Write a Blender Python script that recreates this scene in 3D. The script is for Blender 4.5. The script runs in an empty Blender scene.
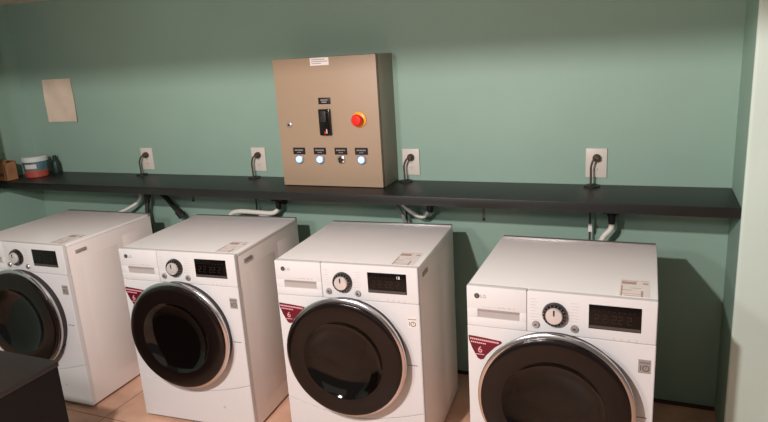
import bpy, bmesh, math, random
from mathutils import Vector, Matrix
random.seed(4)
PI = math.pi
C = bpy.context.scene.collection

# ------------------------------------------------------------ materials
def lin(c):
    return tuple(((v/255)/12.92 if v/255 <= .04045 else ((v/255+.055)/1.055)**2.4) for v in c)+(1,)
def mat(name, rgb, rough=.5, metal=0, noise=0, nscale=8, bump=0, bscale=60, emit=None, estr=0, spec=.5, coat=0):
    m = bpy.data.materials.new(name); m.use_nodes = True
    nt = m.node_tree; N = nt.nodes; L = nt.links
    b = N['Principled BSDF']
    col = lin(rgb)
    b.inputs['Base Color'].default_value = col
    b.inputs['Roughness'].default_value = rough
    b.inputs['Metallic'].default_value = metal
    b.inputs['Specular IOR Level'].default_value = spec
    b.inputs['Coat Weight'].default_value = coat
    tc = N.new('ShaderNodeTexCoord')
    if noise:
        n = N.new('ShaderNodeTexNoise'); n.inputs['Scale'].default_value = nscale; n.inputs['Detail'].default_value = 4
        L.new(tc.outputs['Object'], n.inputs['Vector'])
        r = N.new('ShaderNodeValToRGB')
        r.color_ramp.elements[0].position = .3; r.color_ramp.elements[1].position = .7
        r.color_ramp.elements[0].color = tuple(c*(1-noise) for c in col[:3])+(1,)
        r.color_ramp.elements[1].color = tuple(min(1, c*(1+noise)) for c in col[:3])+(1,)
        L.new(n.outputs['Fac'], r.inputs['Fac']); L.new(r.outputs['Color'], b.inputs['Base Color'])
    if bump:
        n2 = N.new('ShaderNodeTexNoise'); n2.inputs['Scale'].default_value = bscale; n2.inputs['Detail'].default_value = 3
        L.new(tc.outputs['Object'], n2.inputs['Vector'])
        bp = N.new('ShaderNodeBump'); bp.inputs['Strength'].default_value = bump; bp.inputs['Distance'].default_value = .002
        L.new(n2.outputs['Fac'], bp.inputs['Height']); L.new(bp.outputs['Normal'], b.inputs['Normal'])
    if emit:
        b.inputs['Emission Color'].default_value = lin(emit); b.inputs['Emission Strength'].default_value = estr
    return m
M = dict(
 wall=mat('teal_paint', (138,167,153), .6, noise=.05, nscale=1.6, bump=.25, bscale=45),
 pier=mat('wall_paint_lightened', (208,226,216), .6, noise=.04, nscale=2, bump=.2, bscale=45),  # wall paint lightened, so the face turned to the lamp looks brightly lit
 ceil=mat('ceiling_paint', (225,214,200), .8, noise=.04),
 trimb=mat('beige_trim', (176,160,142), .7, noise=.05),
 shelf=mat('black_brown_laminate', (22,22,21), .42, noise=.18, nscale=9, bump=.1, bscale=30),
 white=mat('white_lightened_lid', (248,246,246), .28, noise=.012, nscale=3),  # lids: machine white lightened so the tops look better lit
 whitep=mat('white_darkened_front', (216,215,215), .38),  # fronts: same machine white, darkened to offset the strong lamp
 side=mat('white_lightened_side', (238,230,226), .38, noise=.015, nscale=3),  # sides: same machine white, lightened to stand in for missing bounce light
 gap=mat('panel_gap', (172,164,160), .8),
 dark=mat('dark_plastic', (30,27,26), .5),
 black=mat('black_gloss', (17,12,11), .16),
 bezel=mat('brown_black_door_rim', (22,15,13), .16, spec=.3),
 glass=mat('dark_door_glass', (10,7,6), .06, spec=.35),
 chrome=mat('brushed_chrome', (205,200,200), .2, 1),
 capsil=mat('satin_silver', (214,208,206), .28, .35),
 silver=mat('silver_plastic', (178,172,170), .3, .6),
 grey=mat('grey_print', (150,143,140), .6),
 lgrey=mat('light_grey_print', (196,187,183), .6),
 dgrey=mat('dark_grey_print', (70,64,62), .5),
 disp=mat('display_window', (12,7,6), .2, spec=.3),
 seg=mat('display_segments', (30,23,21), .5),
 lit=mat('lit_segments', (220,215,210), .5, emit=(220,215,225), estr=.35),
 maroon=mat('maroon_sticker', (108,8,34), .35, noise=.35, nscale=9),
 pinkp=mat('pink_print', (226,170,178), .5),
 whitepr=mat('white_print', (235,228,226), .5),
 emb=mat('grey_emblem', (150,143,136), .4),
 embw=mat('white_emblem', (228,220,214), .4),
 paperw=mat('sticker_paper', (236,230,226), .5),
 brownp=mat('brown_print', (184,154,146), .6),
 box=mat('grey_beige_enamel', (162,140,117), .5, noise=.02, nscale=4, bump=.1, bscale=200),
 boxside=mat('grey_beige_enamel_body', (152,146,132), .55, noise=.02, nscale=4),
 plab=mat('label_black', (24,18,22), .4),
 red=mat('red_mushroom', (225,36,24), .35),
 yellow=mat('yellow_collar', (240,170,40), .4),
 lamp=mat('lit_blue_lens', (200,225,255), .3, emit=(95,150,255), estr=1.7),
 plate=mat('ivory_outlet', (206,200,190), .4),
 hose=mat('white_hose', (222,218,208), .45),
 ghose=mat('grey_hose', (120,122,116), .5),
 cord=mat('brown_grey_cord', (72,58,48), .5),
 paper=mat('beige_paper', (216,200,180), .8, noise=.05, nscale=12),
 lid=mat('white_lid', (190,200,194), .5),
 tubm=mat('blue_grey_tub_band', (74,104,112), .45, noise=.4, nscale=22),
 tubr=mat('red_orange_tub_base', (158,72,58), .45, noise=.1),
 kraft=mat('brown_carton', (150,108,76), .7, noise=.2, nscale=25),
 kraftd=mat('carton_print', (110,60,44), .7),
 green=mat('dark_green_bottle', (24,44,38), .5),
 cab=mat('black_cabinet', (14,10,9), .6, spec=.25, noise=.2, nscale=12),
 cabtop=mat('black_cabinet_top', (32,28,27), .45, noise=.12, nscale=6),
 base=mat('dark_brown_skirting', (66,44,36), .6),
)
# floor : beige tiles with thin darker joints and worn blotches
def floor_mat():
    m = bpy.data.materials.new('beige_floor_tiles'); m.use_nodes = True
    nt = m.node_tree; N = nt.nodes; L = nt.links; b = N['Principled BSDF']
    tc = N.new('ShaderNodeTexCoord'); br = N.new('ShaderNodeTexBrick')
    br.offset = 0; br.inputs['Scale'].default_value = 1
    br.inputs['Brick Width'].default_value = .45; br.inputs['Row Height'].default_value = .45
    br.inputs['Mortar Size'].default_value = .003
    br.inputs['Color1'].default_value = lin((232,190,166)); br.inputs['Color2'].default_value = lin((226,184,160))
    br.inputs['Mortar'].default_value = lin((158,124,106))
    L.new(tc.outputs['Object'], br.inputs['Vector'])
    n = N.new('ShaderNodeTexNoise'); n.inputs['Scale'].default_value = 5; n.inputs['Detail'].default_value = 6
    L.new(tc.outputs['Object'], n.inputs['Vector'])
    r = N.new('ShaderNodeValToRGB'); r.color_ramp.elements[0].position = .3; r.color_ramp.elements[1].position = .75
    r.color_ramp.elements[0].color = (.68,.64,.62,1); r.color_ramp.elements[1].color = (1.1,1.05,1,1)
    L.new(n.outputs['Fac'], r.inputs['Fac'])
    mx = N.new('ShaderNodeMix'); mx.data_type = 'RGBA'; mx.blend_type = 'MULTIPLY'; mx.inputs[0].default_value = 1
    L.new(br.outputs['Color'], mx.inputs[6]); L.new(r.outputs['Color'], mx.inputs[7])
    L.new(mx.outputs[2], b.inputs['Base Color']); b.inputs['Roughness'].default_value = .45
    return m
M['floor'] = floor_mat()

# ------------------------------------------------------------ mesh helpers
def bx(bm, x0, x1, y0, y1, z0, z1, bev=0, seg=2):
    t = bmesh.new()
    bmesh.ops.create_cube(t, size=1)
    for v in t.verts:
        v.co = Vector(((x0+x1)/2+v.co.x*(x1-x0), (y0+y1)/2+v.co.y*(y1-y0), (z0+z1)/2+v.co.z*(z1-z0)))
    if bev: bmesh.ops.bevel(t, geom=t.edges[:], offset=bev, segments=seg, profile=.6, affect='EDGES')
    merge(bm, t); return bm
def merge(bm, t, mtx=None):
    if mtx: t.transform(mtx)
    me = bpy.data.meshes.new('tmp'); t.to_mesh(me); t.free(); bm.from_mesh(me); bpy.data.meshes.remove(me)
def box(*a, **k): return bx(bmesh.new(), *a, **k)
AX = {'z': Matrix.Identity(4), '-y': Matrix.Rotation(PI/2, 4, 'X'), 'x': Matrix.Rotation(PI/2, 4, 'Y')}
def lathe(prof, n=48, axis='-y', at=(0,0,0), bm=None):
    """prof: (radius, height) pairs; height runs along the axis ('-y' = towards the viewer)"""
    t = bmesh.new(); rings = []
    for r, h in prof:
        if r < 1e-6: rings.append([t.verts.new((0,0,h))])
        else: rings.append([t.verts.new((r*math.cos(2*PI*i/n), r*math.sin(2*PI*i/n), h)) for i in range(n)])
    for a, b in zip(rings, rings[1:]):
        for i in range(n):
            j = (i+1) % n
            if len(a) == 1 and len(b) == 1: continue
            if len(a) == 1: t.faces.new((a[0], b[j], b[i]))
            elif len(b) == 1: t.faces.new((a[i], a[j], b[0]))
            else: t.faces.new((a[i], a[j], b[j], b[i]))
    bmesh.ops.recalc_face_normals(t, faces=t.faces[:])
    out = bm if bm is not None else bmesh.new()
    merge(out, t, Matrix.Translation(at) @ AX[axis]); return out
def prism(pts, y0, y1, bev=0, bm=None):
    """outline in x,z extruded along y"""
    t = bmesh.new()
    a = [t.verts.new((x, y0, z)) for x, z in pts]; b = [t.verts.new((x, y1, z)) for x, z in pts]
    t.faces.new(a); t.faces.new(b[::-1]); n = len(pts)
    for i in range(n):
        j = (i+1) % n; t.faces.new((a[i], b[i], b[j], a[j]))
    bmesh.ops.recalc_face_normals(t, faces=t.faces[:])
    if bev:
        es = [e for e in t.edges if all(abs(v.co.y-y0) < 1e-6 for v in e.verts)]
        bmesh.ops.bevel(t, geom=es, offset=bev, segments=2, affect='EDGES')
    out = bm if bm is not None else bmesh.new()
    merge(out, t); return out
def smoothpath(P, n=8):
    P = [Vector(p) for p in P]; out = []
    Q = [P[0]*2-P[1]]+P+[P[-1]*2-P[-2]]
    for i in range(1, len(Q)-2):
        a, b, c, d = Q[i-1:i+3]
        for k in range(n):
            t = k/n
            out.append(.5*((2*b)+(c-a)*t+(2*a-5*b+4*c-d)*t*t+(3*b-a-3*c+d)*t**3))
    out.append(P[-1]); return out
def tube(P, r, n=10, bm=None, ribs=0):
    P = smoothpath(P); t = bmesh.new(); rings = []
    for i, p in enumerate(P):
        d = (P[min(i+1, len(P)-1)]-P[max(i-1, 0)]).normalized()
        u = d.cross(Vector((0.3,1,.1))).normalized(); v = d.cross(u)
        rr = r*(1+ribs*(i % 2))
        rings.append([t.verts.new(p+u*rr*math.cos(2*PI*k/n)+v*rr*math.sin(2*PI*k/n)) for k in range(n)])
    for a, b in zip(rings, rings[1:]):
        for k in range(n): t.faces.new((a[k], a[(k+1) % n], b[(k+1) % n], b[k]))
    t.faces.new(rings[0][::-1]); t.faces.new(rings[-1])
    bmesh.ops.recalc_face_normals(t, faces=t.faces[:])
    out = bm if bm is not None else bmesh.new(); merge(out, t); return out
def textbm(s, size, at, bm=None, depth=.0003, align='CENTER'):
    """lettering that faces -y, centred at `at`"""
    cu = bpy.data.curves.new('lettering', 'FONT'); cu.body = s; cu.size = size; cu.extrude = depth
    cu.align_x = align; cu.align_y = 'CENTER'; cu.resolution_u = 3
    o = bpy.data.objects.new('lettering', cu); C.objects.link(o)
    bpy.context.view_layer.update()
    me = bpy.data.meshes.new_from_object(o.evaluated_get(bpy.context.evaluated_depsgraph_get()))
    bpy.data.objects.remove(o)
    me.transform(Matrix.Translation(at) @ Matrix.Rotation(PI/2, 4, 'X'))
    out = bm if bm is not None else bmesh.new(); out.from_mesh(me); bpy.data.meshes.remove(me); return out
def obj(name, bm, m, parent=None, label=None, smooth=True):
    me = bpy.data.meshes.new(name); bm.to_mesh(me); bm.free()
    if isinstance(m, str): m = M[m]
    me.materials.append(m)
    if smooth:
        for p in me.polygons: p.use_smooth = True
        me.set_sharp_from_angle(angle=math.radians(35))
    o = bpy.data.objects.new(name, me); C.objects.link(o)
    if parent: o.parent = parent
    if label: o['label'] = label
    return o
def add_print(o, bm, m):
    """printed marks merged into the mesh of the part that carries them, in their own ink"""
    me = o.data; k = len(me.materials); me.materials.append(M[m])
    b = bmesh.new(); b.from_mesh(me); n = len(b.faces); t = bpy.data.meshes.new('tmp'); bm.to_mesh(t); bm.free(); b.from_mesh(t); bpy.data.meshes.remove(t)
    b.faces.ensure_lookup_table()
    for f in b.faces[n:]: f.material_index = k; f.smooth = False
    b.to_mesh(me); b.free()
def thing(name, label, cat, loc=(0,0,0), rz=0, group=None):
    o = bpy.data.objects.new(name, None); C.objects.link(o); o.empty_display_size = .05
    o.location = loc; o.rotation_euler = (0,0,rz); tag(o, label, cat, group); return o
def tag(o, label, cat, group=None):
    o['label'] = label; o['category'] = cat
    if group: o['group'] = group
    return o
def struct(name, bm, m): 
    o = obj(name, bm, m, smooth=False); o['kind'] = 'structure'; return o
def copy_tree(o, parent=None):
    c = o.copy(); C.objects.link(c); c.parent = parent
    for ch in o.children: copy_tree(ch, c)
    return c

# ------------------------------------------------------------ measurements
XR = .443                # right side of the niche
ZS, TS, YS = 1.015, .04, -.333   # worktop shelf: top, thickness, front edge
ZC = 2.04                # low ceiling over the machines
# ------------------------------------------------------------ room
struct('floor', box(-3.73,1.6,-4.2,.1,-.1,0), 'floor')
struct('wall_back', box(-3.73,XR+.06,0,.1,0,2.5), 'wall')
struct('wall_right', box(XR,1.6,-.3355,0,0,2.5), 'wall')
struct('wall_front_right', box(XR-.0015,1.6,-.360,-.3345,0,2.5,bev=.010,seg=3), 'pier')
struct('wall_left', box(-3.73,-3.53,-4.2,0,0,2.5), 'wall')
struct('ceiling', box(-3.73,1.6,-1.9,.1,ZC,ZC+.5), 'ceil')
struct('trim_1', box(-3.53,1.6,-1.95,-1.86,1.976,2.5), 'trimb')
struct('added_shade_box', box(-3.53,-3.12,-1.15,-.60,1.12,ZC-.001), 'trimb')  # unseen box, added only to shade the left wall corner
struct('trim_2', box(-3.53,XR,-.012,0,0,.014), 'base')

# ------------------------------------------------------------ washing machines
W2, H, D = .30, .85, .591
def machine(name, label, loc, rz):
    t = thing(name, label, 'washing machine', loc, rz, 'washing machines under the shelf')
    return t
def build_parts(t):
    # cabinet: body with sloped pressed panels on its sides
    b = box(-W2+.002, W2-.002, .014, D, .014, H-.014, bev=.004)
    for s in (-1, 1):
        for (y0, y1, z0, z1) in ((.10,.33,.10,.76), (.37,.53,.06,.79)):
            x = s*(W2-.0022)
            o = [(y0,z0),(y1,z0),(y1,z1),(y0,z1)]; e = .012; q = [(y0+e,z0+e),(y1-e,z0+e),(y1-e,z1-e),(y0+e,z1-e)]
            A = [b.verts.new((x,y,z)) for y, z in o]; B = [b.verts.new((x+s*.0035,y,z)) for y, z in q]
            for i in range(4):
                j = (i+1) % 4; b.faces.new((A[i],A[j],B[j],B[i]) if s > 0 else (A[j],A[i],B[i],B[j]))
            b.faces.new(B if s > 0 else B[::-1])
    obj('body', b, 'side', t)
    for sx in (-1, 1):
        for y in (.06, D-.06):
            obj('foot', lathe([(0,0),(.022,0),(.022,.008),(.014,.009),(.014,.016),(0,.016)], 20, 'z', (sx*.24,y,0)), 'dark', t)
    obj('toe_gap', box(-W2+.02, W2-.02, .03, D-.02, .0085, .0142), 'dark', t)
    # lid with a raised front edge
    lid = box(-W2, W2, .026, D-.018, H-.015, H-.001, bev=.004, seg=3)
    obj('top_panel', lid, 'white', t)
    obj('rear_strip', box(-W2+.004, W2-.004, D-.017, D+.004, H-.03, H+.002, bev=.003), 'silver', t, 'thin grey strip')
    # front: gap layer, control fascia, middle panel, lower panel
    obj('front_frame', box(-W2+.003, W2-.003, .004, .03, .016, H-.006), 'gap', t)
    seam = [(-.3+.6*i/16, .178+.062*(abs(-.3+.6*i/16)/.3)**1.6) for i in range(17)]
    mid = [(-W2,.7035),(-W2,seam[0][1]+.001)]+[(x,z+.001) for x, z in seam[1:-1]]+[(W2,seam[-1][1]+.001),(W2,.7035)]
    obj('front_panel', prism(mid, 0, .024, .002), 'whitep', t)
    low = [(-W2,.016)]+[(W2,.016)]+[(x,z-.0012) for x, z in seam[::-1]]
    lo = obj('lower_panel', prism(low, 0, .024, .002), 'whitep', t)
    obj('drain_cap_mark', lathe([(.006,0),(.006,.001),(0,.001)], 20, '-y', (.152,0,.114)), 'lgrey', lo)
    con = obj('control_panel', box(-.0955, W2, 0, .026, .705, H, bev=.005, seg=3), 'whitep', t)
    # detergent drawer
    dr = bmesh.new()
    # drawer face built round its grip recess
    for a in ((-W2,-.0975,0,.026,.768,H),(-W2,-.0975,0,.026,.705,.737),(-W2,-.262,0,.026,.735,.77),(-.121,-.0975,0,.026,.735,.77)):
        bx(dr, *a, bev=.0035, seg=2)
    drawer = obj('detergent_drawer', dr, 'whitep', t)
    obj('drawer_recess', box(-.264,-.119,.006,.024,.733,.772), 'paperw', drawer)
    g = box(-.262,-.121,.0015,.010,.760,.769, bev=.002)
    obj('drawer_grip', g, 'grey', drawer, 'grey recessed grip')
    pr = bmesh.new()
    for i, (x, w) in enumerate([(-.247,.03),(-.214,.006),(-.205,.009),(-.192,.008),(-.181,.013),(-.160,.011),(-.142,.006)]):
        bx(pr, x, x+w, -.0004, .0005, .7772, .7788+(.003 if i > 2 else 0))
    add_print(drawer, pr, 'lgrey')
    lg = lathe([(.0095,0),(.0095,.0006),(0,.0006)], 28, '-y', (-.264,0,.816))
    obj('logo_disc', lg, 'dgrey', drawer, 'dark round logo')
    obj('logo_face', textbm('L', .009, (-.264,-.0009,.816)), 'silver', drawer)
    obj('logo_letters', textbm('LG', .017, (-.2425,-.0003,.815)), 'grey', drawer)
    # dial
    k = obj('dial', lathe([(.0405,0),(.0405,.006),(.037,.016),(.031,.018),(.029,.0175)], 56, '-y', (-.006,0,.777)), 'black', con, 'black ringed dial')
    obj('dial_cap', lathe([(.0275,.012),(.0275,.022),(.025,.026),(.012,.0275),(0,.0278)], 56, '-y', (-.006,0,.777)), 'capsil', k, 'chrome dial cap')
    tk = bmesh.new()
    for i in range(18):
        a = 2*PI*i/18
        bm2 = box(-.0007,.0007,-.0184,-.0165,.0315,.0355); merge(tk, bm2, Matrix.Translation((-.006,0,.777)) @ Matrix.Rotation(a, 4, 'Y'))
    add_print(k, tk, 'silver')
    obj('dial_pointer', box(-.0085,-.0035,-.0286,-.0265,.781,.80, bev=.0005), 'dark', k)
    for x, z in ((-.067,.735),(.056,.733)):
        bt = obj('push_button', lathe([(.0125,0),(.0125,.004),(.0105,.0065),(0,.007)], 28, '-y', (x,0,z)), 'silver', con, 'silver push button')
        obj('button_mark', box(x-.004,x+.004,-.0076,-.0066,z-.003,z+.003), 'dgrey', bt)
    pt = bmesh.new()
    for i in range(8):
        z = .823-i*.0105
        bx(pt, -.086+(.004 if i % 3 == 1 else 0), -.066+(.006 if i % 2 else 0)+(.008 if i > 4 else 0), -.0004, .0005, z, z+.0016)
        z = .819-i*.0105
        bx(pt, .040-(.004 if i % 3 == 0 else 0)+(.008 if i < 3 else 0), .066+(.004 if i % 3 else 0), -.0004, .0005, z, z+.0016)
    add_print(con, pt, 'lgrey')
    # display
    dp = obj('display', box(.099,.255,-.0015,.003,.741,.823, bev=.001), 'disp', con, 'black display window')
    obj('display_strip', box(.101,.253,-.0021,-.001,.7435,.753), 'dgrey', dp)
    sg = bmesh.new()
    for x in (.118,.142,.170,.188,.214):
        for z in (.765,.777,.789): bx(sg, x, x+.012, -.0021,-.001, z, z+.002)
        bx(sg, x, x+.002,-.0021,-.001,.765,.777); bx(sg, x+.010, x+.012,-.0021,-.001,.777,.789)
    for i in range(9): bx(sg, .112+i*.015, .118+i*.015, -.0021,-.001,.803,.8045)
    add_print(dp, sg, 'seg')
    ic = bmesh.new()
    for x in (.178,.200,.222,.244):
        bx(ic, x-.004,x+.003,-.0004,.0005,.709,.7105); bx(ic, x-.003,x-.0015,-.0004,.0005,.711,.718); bx(ic, x,x+.003,-.0004,.0005,.713,.7145)
    add_print(con, ic, 'lgrey')
    obj('door_latch_slot', box(.243,.283,-.0005,.001,.447,.4495), 'dark', t)
    # door
    cz = .473; at = (-.002,0,cz)
    d = obj('door', lathe([(.2405,.048),(.2412,.060),(.2400,.0655),(.236,.0680),(.224,.0695),(.195,.0715),(.172,.0725),(.1665,.0715)], 96, '-y', at), 'bezel', t, 'wide brown black door rim')
    obj('door_gasket', lathe([(.2400,0),(.2400,.010),(.2440,.020),(.2445,.030)], 96, '-y', at), 'dark', d)
    obj('chrome_ring', lathe([(.2440,.028),(.2520,.036),(.2545,.045),(.2535,.0505),(.2500,.0530),(.2400,.0540)], 96, '-y', at), 'chrome', d, 'chrome ring')
    obj('door_glass', lathe([(.1675,.0715),(.1660,.0730),(.1635,.0715),(.157,.0655),(.13,.052),(.09,.042),(.04,.0385),(0,.038)], 96, '-y', at), 'glass', d, 'dark bowl shaped glass')
    # paper label on the lid near the front right corner
    tl = obj('lid_sticker', box(.186,.276,.028,.178,H-.0015,H-.0004), 'paperw', t, 'small paper label')
    st = bmesh.new()
    for x, w, y, h in ((.190,.045,.135,.022),(.190,.05,.162,.004),(.192,.03,.08,.004),(.22,.03,.10,.003),(.250,.006,.03,.05),(.255,.016,.14,.012),(.192,.06,.05,.003),(.19,.004,.03,.09),(.25,.02,.165,.003),(.2,.05,.035,.003)):
        bx(st, x, x+w, y, y+h, H-.0006, H-.0001)
    add_print(tl, st, 'brownp')
    # hand grip near the top of both sides
    for s in (-1, 1):
        g = bmesh.new(); xs = s*W2
        bx(g, min(xs-s*.002, xs+s*.002), max(xs-s*.002, xs+s*.002), .07, .135, .791, .807, bev=.001)
        obj('side_grip', g, 'grey', t, 'grey grip slot')
def door_sticker(t):
    y = -.0008
    s = obj('door_sticker', prism([(-.297,.668),(-.235,.663),(-.183,.657),(-.181,.650),(-.205,.632),(-.236,.598),(-.245,.583),(-.256,.579),(-.266,.584),(-.284,.618),(-.296,.650)], y, .0), 'maroon', t, 'maroon shield shaped sticker')
    b = bmesh.new()
    for i in range(15): bx(b, -.292+i*.0068, -.292+i*.0068+.0052, y-.0004, y, .6535-i*.0005, .6595-i*.0005)
    for i in range(8): bx(b, -.289+i*.0068, -.289+i*.0068+.005, y-.0004, y, .642-i*.0005, .647-i*.0005)
    bx(b, -.273,-.243,y-.0004,y,.598,.6005)
    add_print(s, b, 'pinkp')
    add_print(s, textbm('6', .034, (-.257,y-.0005,.6165)), 'pinkp')
def emblem(t, m, tm):
    s = obj('warranty_emblem', box(.251,.288,-.0009,.0,.606,.653, bev=.0003, seg=1), m, t)
    b = textbm('1', .024, (.2585,-.0012,.6235))
    t2 = bmesh.new(); lathe([(.0105,0),(.0105,.0006),(.0078,.0006),(.0078,0)], 28, '-y', (.2735,-.0008,.6235), bm=b)
    for i in range(7): bx(b, .2545+i*.0045,.2545+i*.0045+.003,-.0013,-.0008,.641,.6445)
    bx(b,.2725,.2745,-.0013,-.0008,.6225,.6285)
    add_print(s, b, tm)

spots = [  # x, y, turn, label
 (-2.669,-.865,.023,'leftmost white washing machine, cut by the frame, standing behind the black cabinet'),
 (-1.754,-.807,.065,'second white washing machine from the left, with a white hose bending behind it'),
 (-.946,-.788,.063,'third white washing machine from the left, below the control box, with a white warranty emblem'),
 (-.126,-.888,.006,'rightmost white washing machine, largest and nearest, beside the pale wall corner')]
protos = None
for i, (x, y, rz, lab) in enumerate(spots):
    if i == 0:
        t = machine('washing_machine', lab, (x,y,0), rz); build_parts(t); door_sticker(t); protos = list(t.children)
        first = t
        emblem(t, 'emb', 'dgrey')
    else:
        t = machine('washing_machine', lab, (x,y,0), rz)
        for c in protos: copy_tree(c, t)
        emblem(t, *(('embw','dgrey') if i == 2 else ('emb','dgrey')))
        if i == 2:
            b = textbm('18', .017, (.222,-.0016,.807))
            obj('lit_digits', b, 'lit', t, 'lit digits on the display')

# ------------------------------------------------------------ shelf
sh = obj('wall_shelf', box(-3.529, XR-.001, YS, -.001, ZS-TS, ZS, bev=.002), 'shelf')
tag(sh, 'long black shelf along the teal wall above the washing machines', 'shelf')
for x, ln, lab in ((-.585,.150,'thin pale bracket under the shelf, between the two washing machines on the right'), (-2.30,.12,'thin pale bracket under the shelf, above the second washing machine from the left')):
    br = thing('shelf_bracket', lab, 'bracket', (x,0,ZS-TS), 0, 'shelf brackets')
    b = bmesh.new(); bx(b, -.006,.006,-.004,-.0005,-ln,0); bx(b, -.006,.006,-.26,-.0005,-.005,-.0005)
    obj('bracket_arm', b, 'ghose', br); obj('screw', lathe([(.006,0),(.006,.003),(0,.004)], 14, '-y', (0,-.004,-ln+.008)), 'dark', br)

# ------------------------------------------------------------ control box
X0, BW, BH, YB = -1.548, .537, .612, -.196
cb = thing('control_box', 'grey beige metal control box with lit push buttons standing on the black shelf', 'control box', (X0,0,ZS))
obj('enclosure', box(0, BW, YB+.022, -.001, 0.0005, BH, bev=.003), 'boxside', cb, 'grey sheet steel body')
obj('enclosure_gasket', box(.006, BW-.006, YB+.017, YB+.023, .008, BH-.006), 'dark', cb)
cd = obj('enclosure_door', box(0, BW, YB, YB+.018, .003, BH, bev=.003, seg=2), 'box', cb, 'beige door')
lk = obj('lock', lathe([(.014,0),(.014,.004),(.010,.006),(0,.006)], 24, '-y', (.061,YB,.302)), 'silver', cd)
obj('key_slot', lathe([(.006,.006),(.006,.0075),(0,.0075)], 12, '-y', (.061,YB,.302)), 'dark', lk)
ns = obj('name_label', box(.205,.302,YB-.001,YB,.575,.610), 'whitepr', cd, 'white paper label')
b = bmesh.new()
for i, w in enumerate((.07,.085,.05)): bx(b, .212,.212+w,YB-.0014,YB-.001,.600-i*.009,.603-i*.009)
add_print(ns, b, 'grey')
sp = obj('switch_plate', box(.232,.296,YB-.003,YB,.397,.427, bev=.001), 'plab', cd)
b = bmesh.new(); bx(b,.244,.282,YB-.0035,YB-.003,.414,.4185); bx(b,.248,.276,YB-.0035,YB-.003,.404,.409)
add_print(sp, b, 'grey')
sw = obj('breaker_switch', box(.235,.293,YB-.020,YB,.252,.375, bev=.004), 'black', cd, 'black upright breaker switch')
obj('switch_lever', box(.249,.279,YB-.030,YB-.019,.315,.368, bev=.004), 'dark', sw)
obj('switch_mark', box(.272,.276,YB-.0207,YB-.0195,.262,.282), 'whitepr', sw)
obj('switch_red_mark', box(.262,.269,YB-.0207,YB-.0195,.258,.272), 'red', sw)
es = obj('emergency_stop', lathe([(.036,0),(.036,.006),(.030,.010),(.0,.010)], 36, '-y', (.438,YB,.322)), 'yellow', cd, 'yellow collar')
obj('stop_button', lathe([(.014,.010),(.014,.020),(.026,.024),(.028,.032),(.022,.040),(.0,.043)], 36, '-y', (.438,YB,.322)), 'red', es, 'red mushroom button')
for i, x in enumerate((.103,.217,.330,.437)):
    lb = obj('button_plate', box(x-.033,x+.033,YB-.002,YB,.158,.191, bev=.0005, seg=1), 'plab', cd)
    b = bmesh.new()
    for j in range(6): bx(b, x-.024+j*.008, x-.018+j*.008, YB-.0025,YB-.002,.176,.182)
    for j in range(3): bx(b, x-.011+j*.008, x-.006+j*.008, YB-.0025,YB-.002,.166,.170)
    add_print(lb, b, 'grey')
    if i == 2:
        k = obj('key_switch', lathe([(.019,0),(.019,.008),(.013,.010),(.012,.006),(0,.006)], 28, '-y', (x,YB,.135)), 'chrome', cd, 'unlit key switch')
        obj('key_slot', lathe([(.0115,.0062),(.0115,.009),(0,.009)], 20, '-y', (x,YB,.135)), 'dark', k)
    else:
        k = obj('push_button', lathe([(.022,0),(.022,.007),(.0175,.010),(.0165,.009)], 28, '-y', (x,YB,.135)), 'silver', cd)
        obj('button_lens', lathe([(.0165,.008),(.0155,.014),(.009,.017),(0,.018)], 28, '-y', (x,YB,.135)), 'lamp', k, 'glowing blue white lens')

# ------------------------------------------------------------ outlets, plugs, cords through the shelf
def outlet(x, z, lab):
    t = thing('wall_outlet', lab, 'outlet', (x,0,z), 0, 'outlets above the shelf')
    obj('cover_plate', box(-.044,.044,-.007,-.0005,-.064,.064, bev=.003), 'plate', t)
    for dz in (.024,-.028):
        s = obj('socket', lathe([(.017,.0065),(.017,.009),(0,.009)], 28, '-y', (0,0,dz)), 'plate', t)
        b = bmesh.new()
        for sx in (-.007,.005): bx(b, sx,sx+.002,-.0096,-.0088,dz-.004,dz+.005)
        bx(b,-.0015,.0015,-.0096,-.0088,dz-.011,dz-.008)
        add_print(s, b, 'dark')
    obj('plate_screw', lathe([(.003,.0065),(.003,.008),(0,.008)], 12, '-y', (0,0,-.002)), 'silver', t)
def power_cord(x, z, gx, lab, side=-1, zb=.03):
    t = thing('power_cord', lab, 'power cord', (x,0,z), 0, 'power cords of the washing machines')
    p = lathe([(0,.0095),(.017,.0095),(.0175,.018),(.014,.030),(.010,.036),(0,.037)], 20, '-y', (.002,0,.024))
    obj('plug', p, 'cord', t, 'brown grey plug')
    g = gx-x
    tube_ = tube([(.002,-.032,.022),(.004+side*.014,-.040,.018),(g,-.042,-.012),(g,-.042,-.05),(g,-.042,ZS-z-.02),(g,-.043,ZS-z-.10),(g+.004,-.045,zb-z)], .0048)
    obj('cable', tube_, 'cord', t)
def grommet(x, lab):
    g = obj('cable_grommet', lathe([(.012,0),(.034,0),(.034,.003),(.030,.006),(.013,.006),(.012,0)], 28, 'z'), 'dark'); g.location = (x,-.042,ZS+.0003)
    tag(g, lab, 'grommet', 'cable grommets in the shelf')
outs = [(-2.594,1.105,-2.622,'far left, right of the paper on the wall'),(-1.816,1.110,-1.838,'just left of the control box'),
        (-.939,1.106,-.962,'just right of the control box'),(-.082,1.111,-.100,'at the far right, above the rightmost washing machine')]
for x, z, gx, w in outs:
    outlet(x, z, 'pale outlet plate on the teal wall '+w)
    power_cord(x, z, gx, 'dark cord and plug in the outlet '+w)
    grommet(gx+.006, 'black cable grommet in the shelf under the outlet '+w.split(',')[0])

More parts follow.
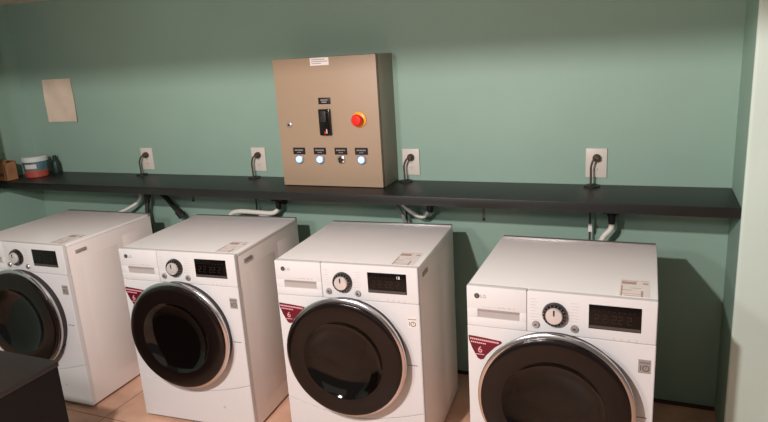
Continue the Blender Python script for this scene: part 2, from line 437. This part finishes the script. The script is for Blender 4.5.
# ------------------------------------------------------------ taps and hoses below the shelf
def valve(x, z, lab, tilt=0):
    t = thing('water_tap', lab, 'tap', (x,0,z), 0, 'water taps below the shelf')
    obj('wall_flange', lathe([(0,.0005),(.022,.0005),(.022,.006),(.012,.008),(.010,.03)], 20, '-y'), 'dark', t)
    b = tube([(0,-.02,0),(0,-.05,0),(.004,-.07,-.004)], .013)
    lathe([(.0,-.02),(.014,-.02),(.016,.0),(.014,.02),(0,.02)], 16, 'z', (.004,-.066,-.012), bm=b)
    obj('tap_body', b, 'dark', t)
    h = bmesh.new(); bx(h, -.034,.034,-.078,-.070,.012,.024, bev=.003); bx(h,-.006,.006,-.078,-.05,-.0,.02)
    obj('tap_handle', h, 'dark', t)
    return t
def hose(P, r, m, lab, ribs=.0, group='hoses below the shelf'):
    o = obj('water_hose', tube(P, r, 12, ribs=ribs), m); tag(o, lab, 'hose', group)
vt = valve(-2.575,.915,'black water tap with slanting side pipe between the two leftmost washing machines')
sh_ = (.115,0,-.005)
o = obj('side_pipe', tube([(-.115,-.025,.0),(-.06,-.030,.0),(.0,-.044,-.028),(.08,-.07,-.082),(.115,-.072,-.11)], .015), 'dark', vt); o.location = sh_
o = obj('pipe_coupling', tube([(.098,-.071,-.098),(.120,-.073,-.118),(.128,-.074,-.130)], .023), 'dark', vt); o.location = sh_
hose([(-2.575,-.068,.880),(-2.580,-.085,.80),(-2.565,-.09,.70),(-2.56,-.1,.55),(-2.56,-.1,.02)], .012, 'dark', 'black hose hanging from the tap right of the leftmost washing machine')
hose([(-2.63,-.055,.93),(-2.645,-.07,.865),(-2.70,-.11,.825),(-2.78,-.14,.785),(-2.80,-.14,.70),(-2.80,-.13,.02)], .009, 'hose', 'white hose rising behind the leftmost washing machine')
valve(-1.685,.885,'black water tap under the shelf below the left edge of the control box')
hose([(-1.682,-.066,.858),(-1.71,-.085,.835),(-1.80,-.11,.842),(-1.90,-.12,.845),(-1.955,-.12,.825),(-1.965,-.12,.77),(-1.96,-.12,.70),(-1.96,-.12,.02)], .0125, 'hose', 'white hose bending over behind the second washing machine from the left', .06)
hose([(-1.73,-.072,.80),(-1.76,-.09,.812),(-1.80,-.1,.80),(-1.80,-.1,.72),(-1.80,-.1,.02)], .011, 'hose', 'short white hose end just below the longer bent white hose')
valve(-.835,.905,'black water tap under the shelf right of the control box')
hose([(-.835,-.066,.878),(-.862,-.08,.853),(-.905,-.09,.868),(-.96,-.095,.915),(-.985,-.08,.96)], .0095, 'hose', 'bright white hose slanting down to the tap right of the control box')
hose([(-1.015,-.07,.965),(-.99,-.085,.90),(-.955,-.095,.84),(-.945,-.10,.74),(-.945,-.10,.02)], .009, 'ghose', 'grey hose beside the bright white one behind the third washing machine')
valve(-.012,.890,'black water tap under the shelf above the rightmost washing machine')
hose([(-.008,-.066,.862),(-.012,-.075,.835),(-.045,-.085,.790),(-.055,-.09,.70),(-.055,-.09,.02)], .012, 'hose', 'white ribbed hose under the tap behind the rightmost washing machine', .12)
o = obj('cord_tag', box(-.106,-.090,-.0505,-.0485,.812,.848, bev=.0005, seg=1), 'whitepr'); tag(o, 'small white tag on the cord behind the rightmost washing machine', 'tag')

# ------------------------------------------------------------ paper on the wall
t = bmesh.new(); nx = 10
P = {}
for i in range(nx+1):
    for j in range(nx+1):
        u, v = i/nx, j/nx
        x = -3.338+.242*u+.006*(1-v); z = 1.331+.258*v
        yy = -.004-.010*(abs(u-.5)*2)**3*(1-v)-.004*math.sin(u*5+v*3)**2
        P[i, j] = (x, yy, z)
f = {k: t.verts.new(p) for k, p in P.items()}; g = {k: t.verts.new((p[0], p[1]+.0012, p[2])) for k, p in P.items()}
for i in range(nx):
    for j in range(nx):
        t.faces.new((f[i,j], f[i+1,j], f[i+1,j+1], f[i,j+1])); t.faces.new((g[i,j], g[i,j+1], g[i+1,j+1], g[i+1,j]))
for i in range(nx):
    t.faces.new((f[i,0], g[i,0], g[i+1,0], f[i+1,0])); t.faces.new((f[i,nx], f[i+1,nx], g[i+1,nx], g[i,nx]))
    t.faces.new((f[0,i], f[0,i+1], g[0,i+1], g[0,i])); t.faces.new((f[nx,i], g[nx,i], g[nx,i+1], f[nx,i+1]))
tag(obj('paper_sheet', t, 'paper'), 'blank beige sheet of paper stuck to the teal wall at upper left', 'paper')

# ------------------------------------------------------------ things on the left end of the shelf
t = thing('plastic_tub', 'round tub with pale lid and red base on the left end of the shelf', 'tub', (-3.350,-.15,ZS)); t.scale = (.78,.78,.94)
obj('tub_base', lathe([(0,.0005),(.080,.0005),(.084,.004),(.087,.045),(.086,.046)], 36, 'z'), 'tubr', t, 'red base')
obj('tub_body', lathe([(.0862,.045),(.091,.105),(.089,.106)], 36, 'z'), 'tubm', t, 'blue grey band')
obj('tub_lid', lathe([(.089,.102),(.095,.103),(.095,.127),(.090,.134),(.07,.135),(0,.133)], 36, 'z'), 'lid', t, 'pale lid')
b = bmesh.new()
for a in range(-5, 6):
    an = -PI/2+.45+a*.09
    q = box(-.0045,.0045,-.0008,.0004,.0,.028); merge(b, q, Matrix.Translation((.0895*math.cos(an),.0895*math.sin(an),.060)) @ Matrix.Rotation(an+PI/2, 4, 'Z'))
obj('tub_print', b, 'lgrey', t)
t = thing('carton', 'small open brown carton at the very left end of the shelf', 'carton', (-3.462,-.282,ZS), 0)
b = bmesh.new()
bx(b,-.066,.066,-.040,-.037,.0005,.105); bx(b,-.066,.066,.037,.040,.0005,.115); bx(b,-.066,-.063,-.040,.040,.0005,.11); bx(b,.063,.066,-.040,.040,.0005,.11); bx(b,-.066,.066,-.040,.040,.0005,.003)
obj('carton_body', b, 'kraft', t)
fl = box(-.062,.062,-.002,0,0,.04); fo = obj('carton_flap', fl, 'kraft', t); fo.location = (0,-.0375,.104); fo.rotation_euler = (-1.0,0,0)
obj('carton_print', box(-.05,.05,-.0406,-.0398,.03,.05), 'kraftd', t)
t = thing('bottle', 'dark green bottle standing behind the pale lidded tub', 'bottle', (-3.300,-.050,ZS)); t.scale = (.68,.68,.9)
obj('bottle_body', lathe([(0,.0005),(.034,.0005),(.037,.006),(.037,.07),(.03,.088),(.015,.10)], 28, 'z'), 'green', t)
obj('bottle_cap', lathe([(.017,.098),(.017,.122),(.014,.125),(0,.125)], 24, 'z'), 'dark', t)

# ------------------------------------------------------------ black cabinet in the foreground
t = thing('black_cabinet', 'low black cabinet in the bottom left corner in front of the leftmost washing machine', 'cabinet', (-1.857,-1.369,0))
obj('cabinet_body', box(-.75,-.003,-.44,-.003,.03,.578, bev=.003), 'cab', t)
obj('cabinet_top', box(-.753,0,-.443,0,.579,.60, bev=.002), 'cabtop', t)
obj('plinth', box(-.73,-.02,-.42,-.02,0,.03), 'cab', t)
dd = obj('cabinet_door', box(-.74,-.012,-.456,-.441,.05,.57, bev=.002), 'cab', t)
obj('door_knob', lathe([(.006,0),(.006,.012),(.013,.018),(.012,.026),(0,.028)], 20, '-y', (-.08,-.456,.45)), 'silver', dd)

# ------------------------------------------------------------ light
def point(loc, e, r, col):
    l = bpy.data.lights.new('bulb_or_added_fill', 'POINT'); l.energy = e; l.shadow_soft_size = r; l.color = col
    o = bpy.data.objects.new('bulb_or_added_fill', l); C.objects.link(o); o.location = loc; return o
point((-.90,-2.75,2.14), 216, .035, (1,.91,.88))
def area(loc, rot, e, sx, sy, col):
    l = bpy.data.lights.new('soft_light', 'AREA'); l.shape = 'RECTANGLE'; l.size = sx; l.size_y = sy; l.energy = e; l.color = col
    o = bpy.data.objects.new('soft_light', l); C.objects.link(o); o.location = loc; o.rotation_euler = rot; return o
point((-1.35,-2.8,1.86), 62, .10, (1,.93,.92))  # fill without a fixture, added to brighten the shaded upper wall band
area((-.9,-3.9,1.7), (math.radians(82),0,0), 4, 2.2, 1.2, (1,.90,.83))
w = bpy.data.worlds.new('room_air'); bpy.context.scene.world = w; w.use_nodes = True
w.node_tree.nodes['Background'].inputs[0].default_value = (1,.93,.87,1)
w.node_tree.nodes['Background'].inputs[1].default_value = .16

# ------------------------------------------------------------ camera
cam = bpy.data.cameras.new('camera'); co = bpy.data.objects.new('camera', cam); C.objects.link(co)
cam.sensor_width = 36; cam.lens = 628.065/768*36; cam.clip_start = .02
yaw, pitch, roll = .41041, .25118, -.06216
cy, sy, cp, spn = math.cos(yaw), math.sin(yaw), math.cos(pitch), math.sin(pitch)
fw = Vector((-sy*cp, cy*cp, -spn)); ri = Vector((cy, sy, 0)); up = ri.cross(fw)
R1 = math.cos(roll)*ri+math.sin(roll)*up; U1 = -math.sin(roll)*ri+math.cos(roll)*up
mm = Matrix((R1, U1, -fw)).transposed().to_4x4(); mm.translation = Vector((.13137,-2.8317,1.64267))
co.matrix_world = mm
sc = bpy.context.scene; sc.camera = co
sc.view_settings.view_transform = 'Standard'; sc.view_settings.look = 'None'
sc.view_settings.exposure = 0; sc.view_settings.gamma = 1; sc.view_settings.use_curve_mapping = False
